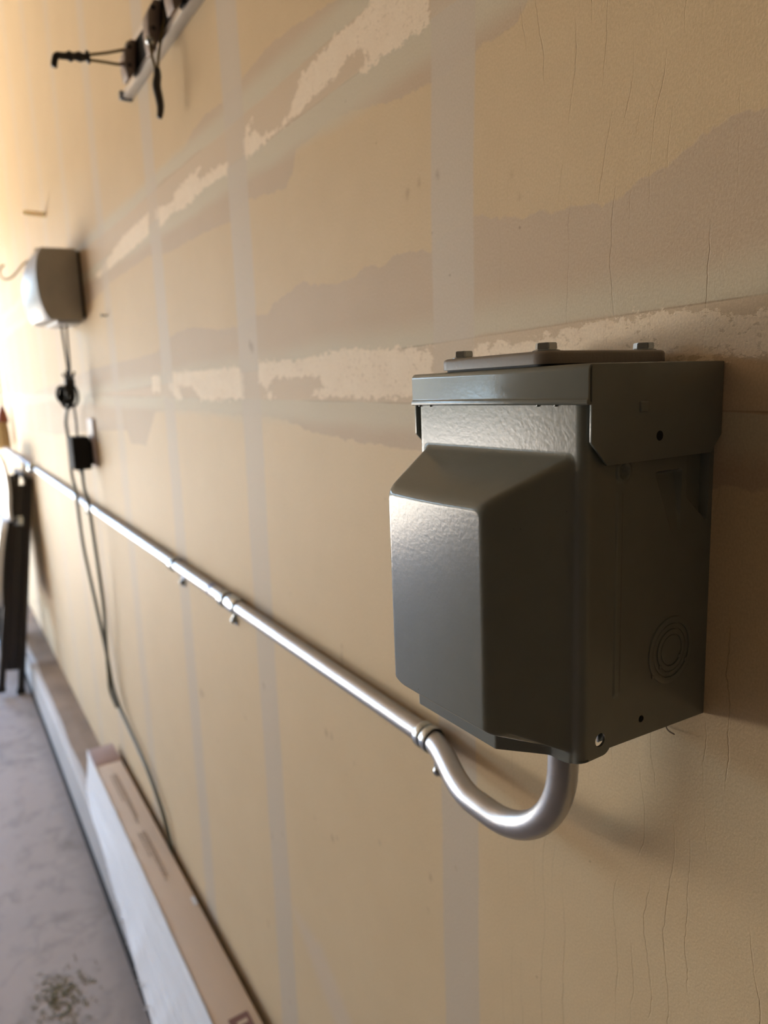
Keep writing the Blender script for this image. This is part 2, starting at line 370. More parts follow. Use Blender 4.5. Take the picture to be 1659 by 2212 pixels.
    pale = n.smooth(n.math('ADD', n.math('ADD', n.attr('pale'), pn), n.math('ADD', pn2, 0.001)), -0.0006, 0.0016)
    hole = n.math('MULTIPLY', n.smooth(n.noise(n.coord((1, 1, 1.4), (2, 0, 3)), 210.0, 4.0, 0.6), 0.56, 0.64), n.smooth(n.noise(n.coord((1, 1, 1), (4, 1, 0)), 26.0, 3.0), 0.42, 0.56))
    pale = n.math('MULTIPLY', pale, n.math('SUBTRACT', 1.0, n.math('MULTIPLY', hole, 0.75)))
    col = n.mix(n.math('MULTIPLY', pale, 0.92), col, n.mix(blot, rgb(226, 203, 172), rgb(240, 222, 194)))
    # stud strips
    se = n.math('MULTIPLY', n.math('SUBTRACT', n.noise(c, 40.0, 2.0), 0.5), 0.002)
    sm = n.smooth(n.math('ADD', n.attr('strip'), se), -0.0006, 0.002)
    sc = n.mix(n.noise(n.coord((1, 1, 0.3)), 10.0, 3.0), rgb(191, 175, 153), rgb(200, 186, 165))
    col = n.mix(n.math('MULTIPLY', sm, n.math('SUBTRACT', n.math('SUBTRACT', 0.86, n.math('MULTIPLY', n.smooth(X, 1.0, 1.9), 0.40)), n.math('MULTIPLY', tape, 0.45))), col, sc)
    col = n.mix(n.math('MULTIPLY', n.smooth(n.attr('smear'), -0.02, 0.012), 0.4), col, rgb(205, 190, 176))
    # wrinkle lines running down the paper on the near side
    wx = n.math('ADD', X, n.math('ADD', n.math('MULTIPLY', n.math('SUBTRACT', n.noise(n.coord((3, 1, 4)), 1.0, 2.0, 0.5), 0.5), 0.10), n.math('MULTIPLY', n.math('SUBTRACT', n.noise(n.coord((40, 1, 45)), 1.0, 3.0, 0.6), 0.5), 0.0060)))
    cell = n.math('MULTIPLY', wx, 85.0)
    rip = n.math('ABSOLUTE', n.math('SUBTRACT', n.math('FRACT', cell), 0.5))
    gate = n.math('MULTIPLY', n.math('SUBTRACT', 1.0, n.smooth(X, 0.33, 0.40)), n.smooth(n.noise(n.coord((60, 1, 5), (3, 0, 1)), 1.0, 2.0), 0.50, 0.60))
    gate = n.math('MULTIPLY', gate, n.math('SUBTRACT', 1.0, n.math('MULTIPLY', tape, 0.8)))
    wr = n.math('MULTIPLY', n.smooth(rip, 0.032, 0.008), gate)
    col = n.mix(n.math('MULTIPLY', wr, 0.45), col, rgb(120, 92, 60))
    # spots and specks
    sp = n.math('ADD', n.attr('spot'), n.math('MULTIPLY', n.math('SUBTRACT', n.noise(c, 200.0, 2.0), 0.5), 0.004))
    col = n.mix(n.math('MULTIPLY', n.smooth(sp, -0.002, 0.003), 0.42), col, rgb(128, 98, 76))
    vo = t.nodes.new('ShaderNodeTexVoronoi'); t.links.new(c, vo.inputs['Vector']); vo.inputs['Scale'].default_value = 42.0
    speck = n.smooth(vo.outputs['Distance'], 0.055, 0.02)
    speck = n.math('MULTIPLY', speck, n.smooth(n.xyz(vo.outputs['Color'])[0], 0.78, 0.82))
    col = n.mix(n.math('MULTIPLY', speck, 0.5), col, rgb(105, 78, 52))
    col = n.mix(n.math('MULTIPLY', n.smooth(fine, 0.32, 0.68), 0.17), col, rgb(120, 95, 66))
    t.links.new(col, b.inputs['Base Color'])
    b.inputs['Roughness'].default_value = 0.66
    b.inputs['Specular IOR Level'].default_value = 0.4
    h = n.math('ADD', n.math('MULTIPLY', fine, 0.35), n.math('ADD', n.math('MULTIPLY', mudm, 0.10), n.math('ADD', n.math('MULTIPLY', tape, 0.25), n.math('MULTIPLY', pale, 0.25))))
    h = n.math('SUBTRACT', h, n.math('MULTIPLY', wr, 0.4))
    t.links.new(n.bump(h, 0.5, 0.0009), b.inputs['Normal'])
    return m
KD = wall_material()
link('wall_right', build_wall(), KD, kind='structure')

PLAIN = simple('plain_drywall', rgb(186, 158, 124), 0.7, 0, 0.08, 3.0)
SHELF = simple('dim_storage_wall_paint', rgb(98, 85, 70), 0.7, 0, 0.2, 2.0)
CEIL = simple('ceiling_board', rgb(158, 140, 116), 0.8, 0, 0.06, 3.0)
MB().box((X0-0.1, -0.014, 0), (X0, YW, HC)).build('wall_back', SHELF, kind='structure')
MB().box((X0, YW, 0), (X1, YW+0.1, HC)).build('wall_left', SHELF, kind='structure')
mb = MB(); mb.box((X1, -0.014, 0), (X1+0.15, 0.40, HC)); mb.box((X1, 5.1, 0), (X1+0.15, YW+0.1, HC)); mb.box((X1, 0.40, 2.13), (X1+0.15, 5.1, HC))
mb.build('wall_front', PLAIN, kind='structure')
MB().box((X0-0.1, -0.014, HC), (X1+0.15, YW+0.1, HC+0.1)).build('ceiling', CEIL, kind='structure')

def floor_material():
    m, t, b = new_mat('stained_concrete'); n = N(t); c = n.coord()
    f = n.noise(c, 2.2, 6.0, 0.6); g = n.noise(c, 14.0, 4.0, 0.6); k = n.noise(n.coord((1, 1, 1), (5, 2, 0)), 5.0, 5.0, 0.62, 0.8)
    col = n.mix(f, rgb(154, 144, 136), rgb(180, 169, 160))
    col = n.mix(n.math('MULTIPLY', n.smooth(g, 0.48, 0.70), 0.45), col, rgb(120, 112, 106))
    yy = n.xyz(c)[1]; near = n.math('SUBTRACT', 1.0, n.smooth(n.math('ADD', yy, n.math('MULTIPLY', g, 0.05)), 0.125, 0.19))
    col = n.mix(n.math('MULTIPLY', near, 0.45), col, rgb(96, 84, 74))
    col = n.mix(n.math('MULTIPLY', n.smooth(k, 0.53, 0.70), 0.55), col, rgb(112, 102, 90))
    ln = n.math('ABSOLUTE', n.math('SUBTRACT', n.noise(n.coord((1, 1, 1), (1.7, 0.3, 0)), 2.4, 4.0, 0.55), 0.5))
    col = n.mix(n.math('MULTIPLY', n.smooth(ln, 0.012, 0.002), 0.13), col, rgb(92, 86, 82))
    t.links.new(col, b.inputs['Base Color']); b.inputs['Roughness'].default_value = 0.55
    t.links.new(n.bump(g, 0.25, 0.003), b.inputs['Normal'])
    return m
FLOOR = floor_material()
MB().box((X0-0.1, -0.014, -0.1), (X1+0.15, YW+0.1, 0)).build('floor', FLOOR, kind='structure')
# concrete curb under the drywall: rounded nose, dirt on its ledge, dark joint against the slab
CURBTOP = simple('dusty_brown_ledge', rgb(146, 130, 114), 0.85, 0, 0.5, 9.0, 0.3, 120.0)
CURBF = simple('pale_concrete_nose', rgb(182, 176, 170), 0.7, 0, 0.15, 8.0, 0.3, 120.0)
GAP = simple('dark_joint_dirt', rgb(58, 55, 50), 0.9)
def curb():
    root = bpy.data.objects.new('foundation_curb', None); COL.objects.link(root); root['kind'] = 'structure'
    prof = [(-0.014, 0.001), (0.098, 0.001), (0.097, 0.05), (0.094, 0.095)]+arc(0.076, 0.112, 0.018, 0, 90, 6)+[(0.0745, 0.1315), (-0.014, 0.1315)]
    MB().prism(prof, 0, X0, X1).build('curb_face', CURBF, root, angle=50)
    top = []; fcs = []; n = 240; rnd = random.Random(4)
    for i in range(n+1):
        x = X0+(X1-X0)*i/n; e = 0.0745+0.006*mnoise.noise((x*5, 0, 0))
        top += [(x, -0.001, 0.1345), (x, e*0.5, 0.1345+0.001*mnoise.noise((x*9, 3, 0))), (x, e, 0.1318)]
        if i: a = 3*(i-1); c = 3*i; fcs += [(a, c, c+1, a+1), (a+1, c+1, c+2, a+2)]
    from_py('ledge_dirt', top, fcs, CURBTOP, root)
    MB().box((X0, 0.098, 0.0), (X1, 0.108, 0.0025)).build('joint_gap', GAP, root)
curb()
# outside: driveway, street verge and the shaded front of the facing house
DRIVE = simple('sunlit_driveway_concrete', rgb(190, 184, 172), 0.8, 0, 0.08, 2.0)
MB().box((X1+0.15, -6, -0.12), (11.5, 14, -0.02)).build('driveway', DRIVE, kind='structure')
ROAD = simple('asphalt', rgb(96, 94, 92), 0.9)
MB().box((11.5, -30, -0.15), (24.0, 40, -0.06)).build('street', ROAD, kind='structure')
LAWN = simple('lawn', rgb(88, 98, 62), 0.95, 0, 0.2, 4.0)
MB().box((24.0, -30, -0.15), (60.0, 40, -0.05)).build('verge', LAWN, kind='structure')
HOUSE = simple('facing_house_render', rgb(140, 132, 122), 0.9)
MB().box((32.0, -30, -0.05), (40.0, 40, 5.2)).build('facing_houses', HOUSE, kind='structure')

# ------------------------------------------------------------------ outlet box
BOX = thing('outlet_box', 'grey enamelled steel outlet box with domed front cover and rain hood on the drywall', 'outlet box',
            (0.2089, 0.0, ZC-0.18), (0, math.radians(1.05), 0))

def grid_mesh(P, holes=()):
    """P: (n, m, 3) points; holes: (2D parameter array A (n, m, 2), centre, radius); returns verts, faces"""
    n, m = P.shape[:2]; idx = np.arange(n*m).reshape(n, m)
    q = np.stack([idx[:-1, :-1], idx[1:, :-1], idx[1:, 1:], idx[:-1, 1:]], -1).reshape(-1, 4)
    return P.reshape(-1, 3), q
def cut_hole(verts, faces, ax, c, r):
    """drop the faces inside a round hole and pull its rim onto the circle; ax: the two axes of its plane; only where sel"""
    d = np.hypot(verts[:, ax[0]]-c[0], verts[:, ax[1]]-c[1])
    inn = (d < r) & c[2](verts)
    faces = [f for f in faces if not all(inn[list(f)])]
    for i in np.nonzero(inn)[0]:
        k = r/max(d[i], 1e-6)
        verts[i, ax[0]] = c[0]+(verts[i, ax[0]]-c[0])*k; verts[i, ax[1]] = c[1]+(verts[i, ax[1]]-c[1])*k
    return verts, faces
def smin(a, b, k):
    h = np.clip(0.5+0.5*(b-a)/k, 0, 1); return b*(1-h)+a*h-k*h*(1-h)
def smax(a, b, k): return -smin(-a, -b, k)

def make_cover():
    W_, Y0, RA = 0.1235, 0.0962, 0.0045
    cols = []                                # (u, y, flag, ybase)
    for y in np.linspace(0.0755, Y0-RA, 26): cols.append((0.0, y, 'r'))
    for a in np.linspace(0, 90, 9)[1:]: cols.append((RA-RA*math.cos(math.radians(a)), Y0-RA+RA*math.sin(math.radians(a)), 'f'))
    for u in np.linspace(RA, W_-RA, 170)[1:]: cols.append((u, Y0, 'f'))
    for a in np.linspace(90, 0, 9)[1:]: cols.append((W_-RA+RA*math.cos(math.radians(a)), Y0-RA+RA*math.sin(math.radians(a)), 'f'))
    for y in np.linspace(Y0-RA, 0.0755, 12)[1:]: cols.append((W_, y, 'l'))
    H = 0.0373; nr = 300; P = np.zeros((len(cols), nr, 3))
    for i, (u, y, fl) in enumerate(cols):
        if fl == 'f': wb = -0.0036 + 0.0030*max(0, 1-min(u, W_-u)/0.014)**1.5
        else:
            wb = -0.0006; dy = 0.0815-y
            if dy > 0: wb += 0.006-math.sqrt(max(0, 0.006**2-min(dy, 0.006)**2))
        tt = np.linspace(0, 1, nr); wv = wb+(0.172-wb)*(0.45*tt+0.55*tt**2.0)
        yv = np.full(nr, y)
        if fl == 'f':
            f = np.minimum(1e9, (u-0.0062)*2.3); g = (W_-0.0062-u)*2.3
            top = (0.1432-wv)*2.05
            near = u < W_/2; rc_ = 0.004 if near else 0.016; du = max(0.0, rc_-(u-0.0190 if near else W_-0.0180-u)); du = min(du, rc_)
            crn = rc_-math.sqrt(max(0.0, rc_*rc_-du*du))
            bot = (wv+0.0006-crn*0.8)*2.08                               # steep underside of the dome
            sk = min(0.0180, 0.86*(u-0.0185), 3.5*(0.1105-u))       # recessed skirt below it
            bot = smax(bot, np.full(nr, max(sk, 0.0)), 0.0012)
            k = 0.0075
            h = smin(np.full(nr, smin(f, g, k)), top, 0.0100)
            bulge = 0.0010*math.sin(math.pi*np.clip((u-0.02)/(W_-0.04), 0, 1))
            h = smin(h, np.full(nr, H+0.0004+bulge), 0.0072)
            h = smin(h, bot, 0.0022)
            h = smax(h, np.zeros(nr), 0.0030)
            yv = y+h
        P[i, :, 0] = u; P[i, :, 1] = yv; P[i, :, 2] = wv
    # underside: the lower rim folds back to the plane of the panel
    U = P[:, :1].copy(); U[:, 0, 1] = np.minimum(U[:, 0, 1]-0.0004, Y0-0.0012); U[:, 0, 2] += 0.0004
    for i, (u, y, fl) in enumerate(cols):
        if fl != 'f': U[i, 0] = P[i, 0]+np.array([0.0005 if fl == 'r' else -0.0005, 0, 0.0002])
    P = np.concatenate([U, P], 1)
    v, q = grid_mesh(P)
    v, f = cut_hole(v.copy(), [tuple(r) for r in q.tolist()], (1, 2), (0.0833, 0.0080, lambda V: V[:, 0] < 1e-5), 0.0034)
    o = from_py('cover', v, f, PAINT, BOX, smooth=True)
    md = o.modifiers.new('thick', 'SOLIDIFY'); md.thickness = 0.0012; md.offset = 1.0 if False else -1.0
    bm = bmesh.new(); bm.from_mesh(o.data); bmesh.ops.recalc_face_normals(bm, faces=bm.faces[:])
    s = sum(f.normal.y for f in bm.faces)
    if s < 0: bmesh.ops.reverse_faces(bm, faces=bm.faces[:])
    bm.to_mesh(o.data); bm.free()
    bake(o); shade_angle(o, 55)
    o['label'] = 'domed front cover with glossy orange-peel enamel'
    return o
make_cover()

def make_body():
    U0 = 0.0010
    ys = np.linspace(0.0, 0.0772, 112); ws = np.linspace(0.0015, 0.181, 250)
    Yg, Wg = np.meshgrid(ys, ws, indexing='ij')
    sm = lambda v, a, b: (lambda t: t*t*(3-2*t))(np.clip((v-a)/(b-a), 0, 1))
    out = np.zeros_like(Yg)
    # pressed rib
    out += 0.0009*sm(0.0032-np.abs(Yg-0.0718), 0.0, 0.0022)*sm(Wg, 0.0255, 0.0285)*sm(0.127-Wg, 0, 0.003)
    # round boss with a dimple
    rr = np.hypot(Yg-0.0695, Wg-0.1350)
    out += 0.0013*sm(0.0062-rr, 0, 0.0020)-0.0026*sm(0.0038-rr, 0, 0.0018)
    # sunken pocket with ledge and slanting left edge
    left = 0.0462-(0.1325-Wg)*0.42
    dep = 0.0040*np.clip(1-(0.1325-Wg)/0.034, 0, 1)
    out -= dep*sm(0.1325-Wg, 0.0, 0.0016)*sm(left-Yg, 0.0, 0.0022)*sm(Yg-0.0258, 0.0, 0.0012)
    # deep recess along the rear edge with a slanting bottom
    wline = 0.1050+(Yg-0.0065)*0.86
    out -= 0.0042*sm(Wg-wline, 0.0, 0.0026)*sm(0.0212-Yg, 0.0, 0.0014)*sm(Yg-0.0035, 0.0, 0.0014)
    Wg = Wg+(-0.0045+0.0040*Yg/0.0755)*np.clip(1-Wg/0.03, 0, 1)          # the rear bottom corner hangs a little lower
    P = np.stack([U0-out, Yg, Wg], -1)
    v, q = grid_mesh(P)
    v, f = cut_hole(v.copy(), [tuple(r) for r in q.tolist()], (1, 2), (0.0522, 0.0092, lambda V: V[:, 0] < 1), 0.0019)
    mb = MB()
    mb.add(v, f); n0 = len(v)
    vi = v.copy(); vi[:, 0] += 0.0014
    mb.add(vi, [tuple(r[::-1]) for r in f])
    U1 = 0.1225
    mb.box((U1-0.0014, 0.0, 0.0015), (U1, 0.0772, 0.181))                 # far side
    mb.box((U0+0.0005, 0.0, 0.0015), (U1-0.0005, 0.0016, 0.181))          # back
    mb.box((U0+0.0005, 0.0, 0.0015), (U1-0.0005, 0.070, 0.0030))          # bottom
    o = mb.build('body', PAINT, BOX); shade_angle(o, 45)
    o['label'] = 'deep steel back box with pressed ribs and pockets'
    # knockout: concentric rings held by small tabs
    ko = MB()
    c = Vector((U0-0.00005, 0.0303, 0.0403))
    def ring(r0, r1, z, sink=0.0006):
        return [(r0, -sink), (r0+0.00012, z-0.0001), (r0+0.0004, z), (r1-0.0004, z), (r1-0.00012, z-0.0001), (r1, -sink)]
    base = MB().lathe([(0.0, 0.00045), (0.0072, 0.00045), (0.0077, 0.0003), (0.0079, -0.0006)], c, (-1, 0, 0), 64).build('knockout', PAINT, BOX); shade_angle(base, 30)
    for (r0, r1, z) in ((0.0083, 0.0110, 0.00062), (0.0114, 0.0139, 0.00035), (0.0143, 0.0176, 0.00068)):
        k = MB().lathe(ring(r0, r1, z), c, (-1, 0, 0), 72).build('knockout_ring', PAINT, base); shade_angle(k, 30)
    for (r, a) in ((0.0081, -35), (0.0112, -140), (0.0141, -33), (0.0177, -142)):
        yy = c.y-r*math.cos(math.radians(a)); zz = c.z+r*math.sin(math.radians(a))
        tb = MB().box((c.x-0.0008, yy-0.0011, zz-0.0010), (c.x, yy+0.0011, zz+0.0010), 0.0003).build('knockout_tab', PAINT, base); shade_angle(tb, 40)
    # zinc hasp plate seen through the padlock hole of the cover flange
    MB().box((0.0042, 0.0700, 0.0036), (0.0056, 0.0797, 0.026), 0.0004).build('hasp_plate', ZINC, BOX, angle=40)
make_body()

def make_hood():
    mb = MB()
    # top and front lip in one folded sheet, extruded along the width
    yF, zT, r, th = 0.0968, 0.1836, 0.0028, 0.0014
    outer = [(0.0, zT)]+[(y, z) for y, z in arc(yF-r, zT-r, r, 90, 0, 8)]+[(yF, 0.1690), (yF+0.0007, 0.1684)]+arc(yF-0.0002, 0.1672, 0.0011, 40, -90, 6)[1:]
    inner = [(yF-0.0030, 0.1660), (yF-0.0030, 0.1674), (yF-th, 0.1678), (yF-th, zT-r)]+[(y, z) for y, z in arc(yF-r, zT-r, r-th, 0, 90, 6)][1:]+[(0.0, zT-th)]
    prof = (outer+inner)[::-1]
    mb.prism(prof, 0, -0.0026, 0.1277)
    sheet = mb.build('hood', PAINT, BOX, bevel=0.0005, bseg=2); shade_angle(sheet, 35)
    sheet['label'] = 'folded rain hood with chamfered side flaps'
    fl = [(0.0005, 0.1834), (0.0950, 0.1834), (0.0950, 0.1498), (0.0846, 0.1390), (0.0086, 0.1390), (0.0005, 0.1476)]
    for u in (-0.0030, 0.1266):
        m2 = MB().prism(fl, 0, u, u+0.0014)
        o = m2.build('hood_flap', PAINT, sheet, bevel=0.0004, bseg=2); shade_angle(o, 35)
    # pressed nib and black disc painting the dark of a bolt hole on the near flap, small crimps along the lip
    MB().box((-0.0040, 0.0580, 0.1615), (-0.0022, 0.0640, 0.1665), 0.0009).build('pressed_nib', PAINT, sheet, angle=40)
    MB().lathe([(0.0, 0.00015), (0.0023, 0.00015), (0.0024, -0.0002)], (-0.0030, 0.0491, 0.1500), (-1, 0, 0), 24).build('flap_hole_disc', simple('hole_shadow_black', rgb(10, 9, 8), 0.9), sheet)
    for u in (0.0165, 0.0275, 0.1105, 0.1205):
        MB().box((u-0.0006, yF-0.0016, 0.1654), (u+0.0006, yF+0.0004, 0.1669), 0.0003).build('lip_crimp', PAINT, sheet, angle=40)
make_hood()

def rounded_rect(x0, x1, y0, y1, r, n=8):
    return arc(x1-r, y1-r, r, 0, 90, n)+arc(x0+r, y1-r, r, 90, 180, n)+arc(x0+r, y0+r, r, 180, 270, n)+arc(x1-r, y0+r, r, 270, 360, n)
def make_hub():
    z0, z1 = 0.1847, 0.1906
    x0, x1, y0, y1, r = 0.0245, 0.1060, 0.0036, 0.0945, 0.0085
    levels = [(0.0, z0), (0.0, z1-0.0016), (0.0005, z1-0.0006), (0.0016, z1)]
    v = []; f = []
    for ins, z in levels:
        v += [(x, y, z) for x, y in rounded_rect(x0+ins, x1-ins, y0+ins, y1-ins, r-ins)]
    n = len(v)//len(levels)
    for l in range(len(levels)-1):
        for k in range(n): f.append((l*n+k, l*n+(k+1) % n, (l+1)*n+(k+1) % n, (l+1)*n+k))
    f.append(tuple(range(n))[::-1]); f.append(tuple(range((len(levels)-1)*n, len(levels)*n)))
    hub = from_py('hub_plate', v, f, PAINT2, BOX); shade_angle(hub, 40)
    hub['label'] = 'brownish grey closing plate bolted on top'
    MB().prism(rounded_rect(x0+0.002, x1-0.002, y0+0.002, y1-0.002, r-0.002), 2, 0.1834, 0.1848).build('gasket', BLACK, hub)
    rnd = random.Random(2)
    for i, (bx, by) in enumerate(((0.0356, 0.0830), (0.0971, 0.0830), (0.0345, 0.0135), (0.0971, 0.0135))):
        m = MB(); a0 = rnd.uniform(0, 60)
        m.lathe([(0, 0.0), (0.0064, 0.0), (0.0065, 0.0005), (0.0055, 0.0010), (0.0, 0.0010)], (bx, by, z1), (0, 0, 1), 32)
        bm = bmesh.new(); bmesh.ops.create_cone(bm, cap_ends=True, segments=6, radius1=0.0054, radius2=0.0052, depth=0.0032)
        bmesh.ops.bevel(bm, geom=[e for e in bm.edges], offset=0.00035, segments=2, affect='EDGES')
        bmesh.ops.transform(bm, matrix=Matrix.Translation((bx, by, z1+0.0025)) @ Matrix.Rotation(math.radians(a0), 4, 'Z'), verts=bm.verts[:])
        m.bm(bm)
        bolt = m.build('bolt', ZINC, hub); shade_angle(bolt, 30)
make_hub()

# ------------------------------------------------------------------ conduit
ZP = ZC-0.2970
COND = thing('electrical_conduit', 'bright galvanized steel conduit running along the drywall and bending up into the outlet box', 'conduit', (0.45, 0.0, ZP))
def rel(p, o=COND): return tuple(Vector(p)-Vector(o.location))
RP = 0.0091
path = [(5.0, 0.0122, ZP), (3.4, 0.0122, ZP), (2.4, 0.0122, ZP+0.001), (1.4, 0.0122, ZP), (0.8, 0.0122, ZP), (0.50, 0.0122, ZP), (0.455, 0.0122, ZP)]
off = []
for i in range(1, 15):                        # offset bend away from the wall
    t = i/15; s = t*t*(3-2*t); off.append((0.45-0.098*t, 0.0122+0.0278*s, ZP-0.0005*s))
path += off
R_ = 0.066; cx_, cz_ = 0.338, ZP+R_
path += [(cx_+R_*math.cos(math.radians(a)), 0.0402, cz_+R_*math.sin(math.radians(a))) for a in np.linspace(270, 180, 16)]
path += [(0.272, 0.0402, ZC-0.215), (0.272, 0.0402, ZC-0.172)]
MB().tube([rel(p) for p in path], RP, 28).build('tube', EMT, COND, smooth=True)
MB().tube([rel((0.272, 0.0402, ZC-0.1855)), rel((0.272, 0.0402, ZC-0.1795))], 0.0145, 32).build('locknut', ZINC, COND, angle=40)
def strap(x, rest=True):
    m = MB()
    for dx, rr in ((-0.0046, 0.0114), (0.0046, 0.0114), (0.0, 0.0103)):
        m.lathe([(rr-0.0012, dx-0.0034), (rr-0.0003, dx-0.0034), (rr, dx-0.0022), (rr, dx+0.0022), (rr-0.0003, dx+0.0034), (rr-0.0012, dx+0.0034)], rel((x, 0.0126, ZP)), (1, 0, 0), 40)
    o = m.build('strap', ZINC, COND); shade_angle(o, 35)
    f = MB().box(rel((x-0.0075, 0.0003, ZP-0.040)), rel((x+0.0075, 0.0019, ZP-0.006)), 0.0006).build('strap_foot', ZINC, o, angle=40)
    MB().lathe([(0, 0.0062), (0.002, 0.0060), (0.0040, 0.0045), (0.0046, 0.0018), (0.0046, 0.0)], rel((x-0.001, 0.0018, ZP-0.0335)), (0, 1, 0), 24).build('screw', ZINC, o, smooth=True)
for x in (0.447, 1.165, 2.0): strap(x)
# set screw couplings
def coupling(x0, x1, screws):
    o = MB().lathe([(RP-0.0003, x0), (0.0110, x0), (0.0114, x0+0.002), (0.0114, x1-0.002), (0.0110, x1), (RP-0.0003, x1)], rel((0, 0.0122, ZP)), (1, 0, 0), 40).build('coupling', ZINC, COND)
    shade_angle(o, 35)
    for sx in screws:
        MB().lathe([(0, 0.0175), (0.0033, 0.0170), (0.0036, 0.0150), (0.0036, 0.0138), (0.0022, 0.0136), (0.0022, 0.009)], rel((sx, 0.0122, ZP)), (0, 0.25, -0.95), 20).build('set_screw', ZINC, o, angle=40)
coupling(0.876, 0.905, (0.884,))
strap(0.925)
MB().lathe([(RP+0.0002, 0.972), (RP+0.00035, 0.9725), (RP+0.00035, 0.979), (RP+0.0002, 0.9795)], rel((0, 0.0122, ZP)), (1, 0, 0), 28).build('ink_mark', BLUE, COND, smooth=True)
MB().lathe([(0, 0.020), (0.010, 0.019), (0.0160, 0.014), (0.0180, 0.006), (0.0165, 0.0), (0, 0.0)], rel((2.93, 0.018, ZP+0.004)), (-0.5, 1, 0), 28).build('conduit_body_cap', ZINC, COND, smooth=True)

# ------------------------------------------------------------------ controller, adapter and cords on the wall
CT = thing('sprinkler_controller', 'grey plastic controller box with rounded light front mounted on the wall', 'controller', (1.755, 0.0, ZC+0.147))
def make_controller():
    # side outline in (y, z): straight back, front bellied out
    H_ = 0.154; Wc = 0.215
    front = [(0.086, 0.0), (0.094, 0.012), (0.1015, 0.035), (0.1055, 0.065), (0.106, 0.090), (0.103, 0.118), (0.097, 0.140), (0.089, 0.152)]
    case = [(0.006, 0.004), (0.010, 0.0)]+[(y-0.012, z) for y, z in front]+[(0.010, H_), (0.006, H_-0.004)]
    m = MB().prism(case[::-1], 0, 0.0, Wc)
    MB().box((0.004, 0.0, 0.006), (Wc-0.004, 0.010, H_-0.006)).build('mounting_plate', BLACK, CT)
    o = m.build('case', GREYPL, CT, bevel=0.004, bseg=3); shade_angle(o, 40)
    # lighter front cover, curved both ways
    v = []; f = []; nx, nz = 16, 20
    F = [Vector((0, y, z)) for y, z in front]; fp = smooth_path([(0, y, z) for y, z in front], 3); nz = len(fp)
    for i in range(nx+1):
        s = i/nx; bul = 0.020*(1-(2*s-1)**2)**0.8
        for p in fp: v.append((0.0005+(Wc-0.001)*s, p.y-0.0125+bul*(1-0.85*(p.z/H_)**1.6)+0.0008, p.z))
    for i in range(nx):
        for k in range(nz-1): f.append((i*nz+k, (i+1)*nz+k, (i+1)*nz+k+1, i*nz+k+1))
    n0 = len(v)
    for i in range(nx+1):
        for p in fp: v.append((0.0005+(Wc-0.001)*i/nx, p.y-0.0165, p.z))
    for i in range(nx):
        for k in range(nz-1): f.append((n0+i*nz+k, n0+i*nz+k+1, n0+(i+1)*nz+k+1, n0+(i+1)*nz+k))
    for i in range(nx):
        for k in (0, nz-1): f.append((i*nz+k, (i+1)*nz+k, n0+(i+1)*nz+k, n0+i*nz+k))
    for k in range(nz-1):
        for i in (0, nx): f.append((i*nz+k, i*nz+k+1, n0+i*nz+k+1, n0+i*nz+k))
    c = from_py('front_cover', v, f, LIGHTPL, CT); shade_angle(c, 50); c['label'] = 'pale glossy curved front cover'
    MB().lathe([(0, 0.010), (0.009, 0.009), (0.011, 0.0), (0.011, -0.008)], (0.085, 0.070, H_-0.001), (0, 0, 1), 24).build('top_latch', GREYPL, CT, smooth=True)
    MB().box((0.012, 0.010, -0.006), (0.19, 0.060, 0.004), 0.002).build('wiring_base', LIGHTPL, CT, angle=40)
    
make_controller()

OUT = tag(MB().box((1.782, 0.0002, ZC-0.190), (1.850, 0.0060, ZC-0.076), 0.003).build('outlet_plate', OUTLETPL, angle=40), 'pale wall outlet plate mostly hidden behind the black power adapter', 'outlet')
ADP = thing('power_adapter', 'black plug-in power adapter on the wall outlet below the controller', 'adapter', (1.80, 0.006, ZC-0.195))
MB().box((0.0, 0.006, 0.0), (0.062, 0.046, 0.078), 0.004).build('adapter_case', MATTEBLACK, ADP, angle=40)
MB().box((0.012, 0.0, 0.010), (0.05, 0.008, 0.066), 0.002).build('adapter_foot', BLACK, ADP, angle=40)
MB().tube([(0.02, 0.030, -0.010), (0.02, 0.030, 0.004)], [0.003, 0.0045], 12).build('strain_relief', BLACKCORD, ADP, smooth=True)

# cord from the controller, tied up in a bundle, down to the adapter
CB = thing('tied_cord', 'black controller cord tied in a knotted loop above the power adapter', 'cord', (1.80, 0.03, ZC+0.02))
def rc(p, o=CB): return tuple(Vector(p)-Vector(o.location))
zc = ZC
top = smooth_path([(1.802, 0.047, zc+0.138), (1.806, 0.045, zc+0.10), (1.812, 0.042, zc+0.06), (1.816, 0.040, zc+0.022)], 6)
top2 = smooth_path([(1.790, 0.038, zc+0.138), (1.796, 0.038, zc+0.10), (1.800, 0.038, zc+0.06), (1.806, 0.039, zc+0.022)], 6)
MB().tube([rc(p) for p in top], 0.0027, 10).tube([rc(p) for p in top2], 0.0024, 10).build('hanging_cord', BLACKCORD, CB, smooth=True)
m = MB(); rnd = random.Random(5)
for k in range(8):                            # gathered turns below the tie
    a = rnd.uniform(0.016, 0.027); cxx = 1.815+rnd.uniform(-0.004, 0.004); cy = 0.040+rnd.uniform(-0.006, 0.006); cz = zc-0.020+rnd.uniform(-0.004, 0.004)
    pts = [(cxx+0.012*math.cos(t)*(1 if k % 2 else 0.8), cy+0.012*math.cos(t)*0.8+0.002*k, cz+a*math.sin(t)) for t in np.linspace(0, 2*math.pi, 28)]
    m.tube([rc(p) for p in pts], 0.0031, 8)
m.build('cord_loops', BLACKCORD, CB, smooth=True)
m = MB()
